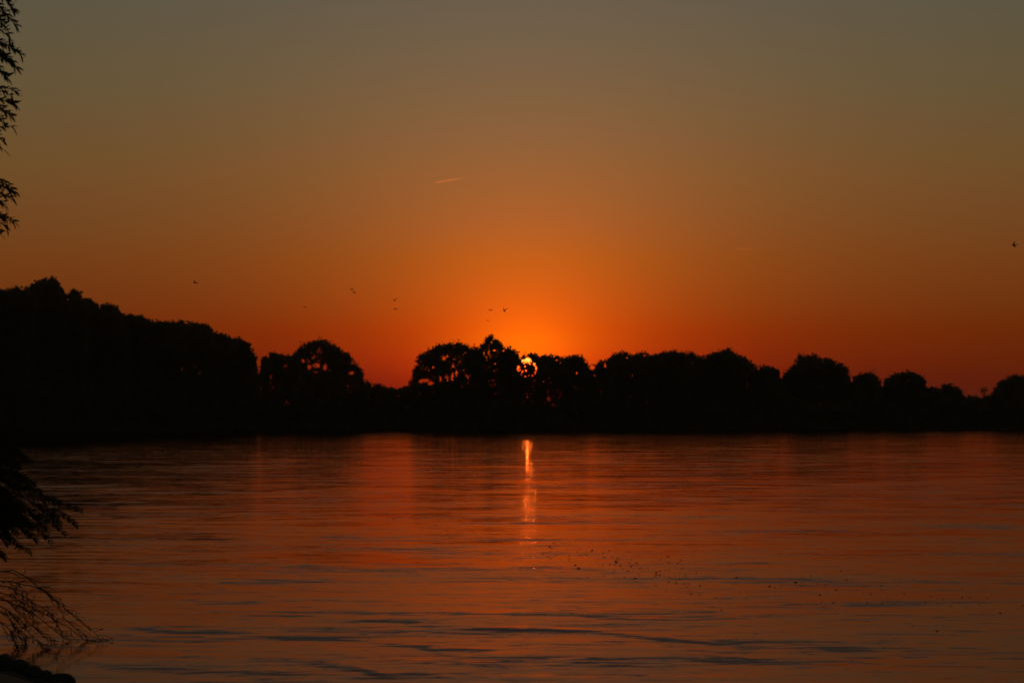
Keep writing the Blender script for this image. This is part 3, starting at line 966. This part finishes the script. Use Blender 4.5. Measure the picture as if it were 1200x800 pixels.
for _ in range(30):
    f = rg.random()
    spots.append((450 + 130 * f + rg.gauss(0, 8), 603 + 30 * f + rg.gauss(0, 5), rg.uniform(.3, .6)))
for i, (x, y, s) in enumerate(spots):
    if y < 634 and x > 610: y = 636
    D = water_Y(y); p = P(x, y, D)
    o = bpy.data.objects.new('floating_leaf', SCR[i % 6])
    COL.objects.link(o)
    k = .043 * s * (D / 35)
    o.location = (p.x, D, .0)
    o.scale = (k, k, k * 1.0)
    o.rotation_euler = (rg.uniform(-.1, .1), rg.uniform(-.1, .1), rg.uniform(0, 6.28))
    if x < 610 and y < 650:
        tag(o, 'tiny dark leaf drifting left of the sun streak, below the bright open gap', 'floating leaf', 'leaves drifting left of the sun streak')
    elif x < 815:
        tag(o, 'small dark leaf drifting in the dense patch below the sun streak', 'floating leaf', 'leaves drifting in the dense patch')
    else:
        tag(o, 'small dark leaf drifting in the scattered trail across the right half', 'floating leaf', 'leaves drifting in the scattered trail')


# ------------------------------------------------------------------ birds
def bird_mesh(flap, seed, fold=.0):
    """one continuous little bird: body spindle, forked tail, two swept wings"""
    T_ = []
    V, F = [], []
    prof = [(-.17, .002), (-.15, .012), (-.11, .022), (-.05, .034), (.02, .036), (.07, .028), (.095, .024), (.115, .024), (.135, .014), (.155, .002)]
    k = 10
    for (y, r) in prof:
        for j in range(k):
            a = 2 * math.pi * j / k
            V.append((r * math.cos(a), y, r * .9 * math.sin(a) + (.008 if y > .08 else 0)))
    for i in range(len(prof) - 1):
        for j in range(k):
            F.append((i * k + j, i * k + (j + 1) % k, (i + 1) * k + (j + 1) % k, (i + 1) * k + j))
    for sg in (-1, 1):
        n0 = len(V)
        st = [(0.012, .055, -.045, .010), (.08, .065, -.030, .008), (.15, .050, -.030, .006), (.22, .010, -.045, .004), (.27, -.045, -.070, .002)]
        for (s, le, te, th) in st:
            z = math.sin(flap) * s * (1 if s < .15 else 1) - (.25 * max(0, s - .12) if flap > 0 else -.2 * max(0, s - .12))
            x = math.cos(flap) * s * (1 - fold * .4) * sg
            V += [(x, le, z), (x, (le + te) / 2, z + th), (x, te, z), (x, (le + te) / 2, z - th)]
        for i in range(len(st) - 1):
            for j in range(4):
                a = n0 + i * 4
                q = (a + j, a + (j + 1) % 4, a + 4 + (j + 1) % 4, a + 4 + j)
                F.append(q if sg > 0 else q[::-1])
        n0 = len(V)                                    # one fork of the tail
        V += [(0, -.12, .004), (sg * .018, -.14, .004), (sg * .034, -.225, .004), (sg * .020, -.215, .004),
              (0, -.12, -.003), (sg * .018, -.14, -.003), (sg * .034, -.225, -.003), (sg * .020, -.215, -.003)]
        F += [(n0, n0 + 1, n0 + 2, n0 + 3), (n0 + 7, n0 + 6, n0 + 5, n0 + 4), (n0, n0 + 4, n0 + 5, n0 + 1), (n0 + 1, n0 + 5, n0 + 6, n0 + 2), (n0 + 2, n0 + 6, n0 + 7, n0 + 3), (n0 + 3, n0 + 7, n0 + 4, n0)]
    return mesh_quads('bird', np.array(V), np.array(F))


BIRDS = [
    (229, 331.5, 190, .5, (.1, .3, 1.2), 'small dark bird flying alone above the left bank trees'),
    (357, 359.5, 300, -.15, (0, .1, 1.5), 'faint tiny bird flying above the wide spreading tree'),
    (412, 339.3, 260, .35, (0, -.3, 1.3), 'upper left bird of the close pair left of the sun'),
    (415, 342.2, 280, -.3, (0, .3, 1.1), 'lower right bird of the close pair left of the sun'),
    (462.3, 352, 170, .95, (.2, .1, .3), 'bird with raised wings, upper of the two one above the other'),
    (463.3, 362, 200, .2, (0, -.2, .7), 'lower bird of the two one above the other'),
    (575, 363.3, 230, .3, (0, .1, .9), 'bird with level wings above the topknot tree, left of a darker one'),
    (591, 364.2, 170, 1.0, (.3, .2, .5), 'darkest bird above the trees close to the sun, wings raised'),
    (571.5, 375.6, 300, -.2, (0, .1, .6), 'faint bird nearest to the top of the topknot tree'),
    (1188, 288, 150, .9, (.5, .4, .8), 'lone dark bird high up near the right edge'),
]
for i, (px, py, D, flap, rot, lab) in enumerate(BIRDS):
    me = bird_mesh(flap, i)
    o = link('bird', me, M_BIRD, smooth=True)
    o.location = P(px, py, D)
    o.rotation_euler = rot
    o.scale = (1.4, 1.4, 1.4)
    tag(o, lab, 'bird', 'birds flying over the river')

# ------------------------------------------------------------------ contrails, lit by the low sun from behind
def contrail(pa, pb, Y, r0, r1, dens, label):
    """ice-cloud trail from the aircraft (pa) back to its faded end (pb)"""
    a, b = P(pa[0], pa[1], Y), P(pb[0], pb[1], Y * 1.01)
    n = 26
    prs, rads = [], []
    for i in range(n + 1):
        f = i / n
        w = Vector((0, 0, math.sin(f * 31) * r1 * .04 + math.sin(f * 13 + 1) * r1 * .06))
        prs.append(a.lerp(b, f) + w)
        e = min(1, f / .08) if f < .5 else min(1, (1 - f) / .55)
        rads.append(max((r0 + (r1 - r0) * f) * max(e, .03) * (1 + .15 * math.sin(f * 47)), 1.0))
    T_ = Tubes(10); T_.add(prs, rads)
    mt, tr = new_mat('ice_cloud')
    o_ = tr.nodes.new('ShaderNodeOutputMaterial')
    v = tr.nodes.new('ShaderNodeVolumeScatter')
    v.inputs['Color'].default_value = (1, 1, 1, 1)
    v.inputs['Density'].default_value = dens
    v.inputs['Anisotropy'].default_value = .95
    tr.links.new(v.outputs[0], o_.inputs['Volume'])
    me = T_.mesh('contrail')
    bm = bmesh.new(); bm.from_mesh(me); bmesh.ops.holes_fill(bm, edges=bm.edges, sides=20); bmesh.ops.recalc_face_normals(bm, faces=bm.faces); bm.to_mesh(me); bm.free()
    o = link('contrail', me, mt, smooth=True)
    return tag(o, label, 'contrail')


contrail((509, 214.3), (550, 207.2), 70000, 27, 36, .016, 'short bright slanting vapour trail high in the sky above the sun')
contrail((860, 291), (896, 293.5), 70000, 22, 30, .003, 'faint thin vapour trail in the orange sky on the right')

# ------------------------------------------------------------------ thin haze over the river, added to lift the dark trees
hb = bmesh.new()
bmesh.ops.create_cube(hb, size=1)
for v in hb.verts:
    v.co = Vector((v.co.x * 90000, v.co.y * 130000, -4 + (v.co.z + .5) * 52))
hme = bpy.data.meshes.new('haze'); hb.to_mesh(hme); hb.free()
hm, ht = new_mat('veil_haze')
ho = ht.nodes.new('ShaderNodeOutputMaterial')
hv = ht.nodes.new('ShaderNodeVolumePrincipled')
hv.inputs['Color'].default_value = (.85, .84, .82, 1)
hv.inputs['Density'].default_value = 6e-5
hv.inputs['Anisotropy'].default_value = .7
ht.links.new(hv.outputs[0], ho.inputs['Volume'])
hz = link('haze', hme, hm)
tag(hz, kind='stuff')
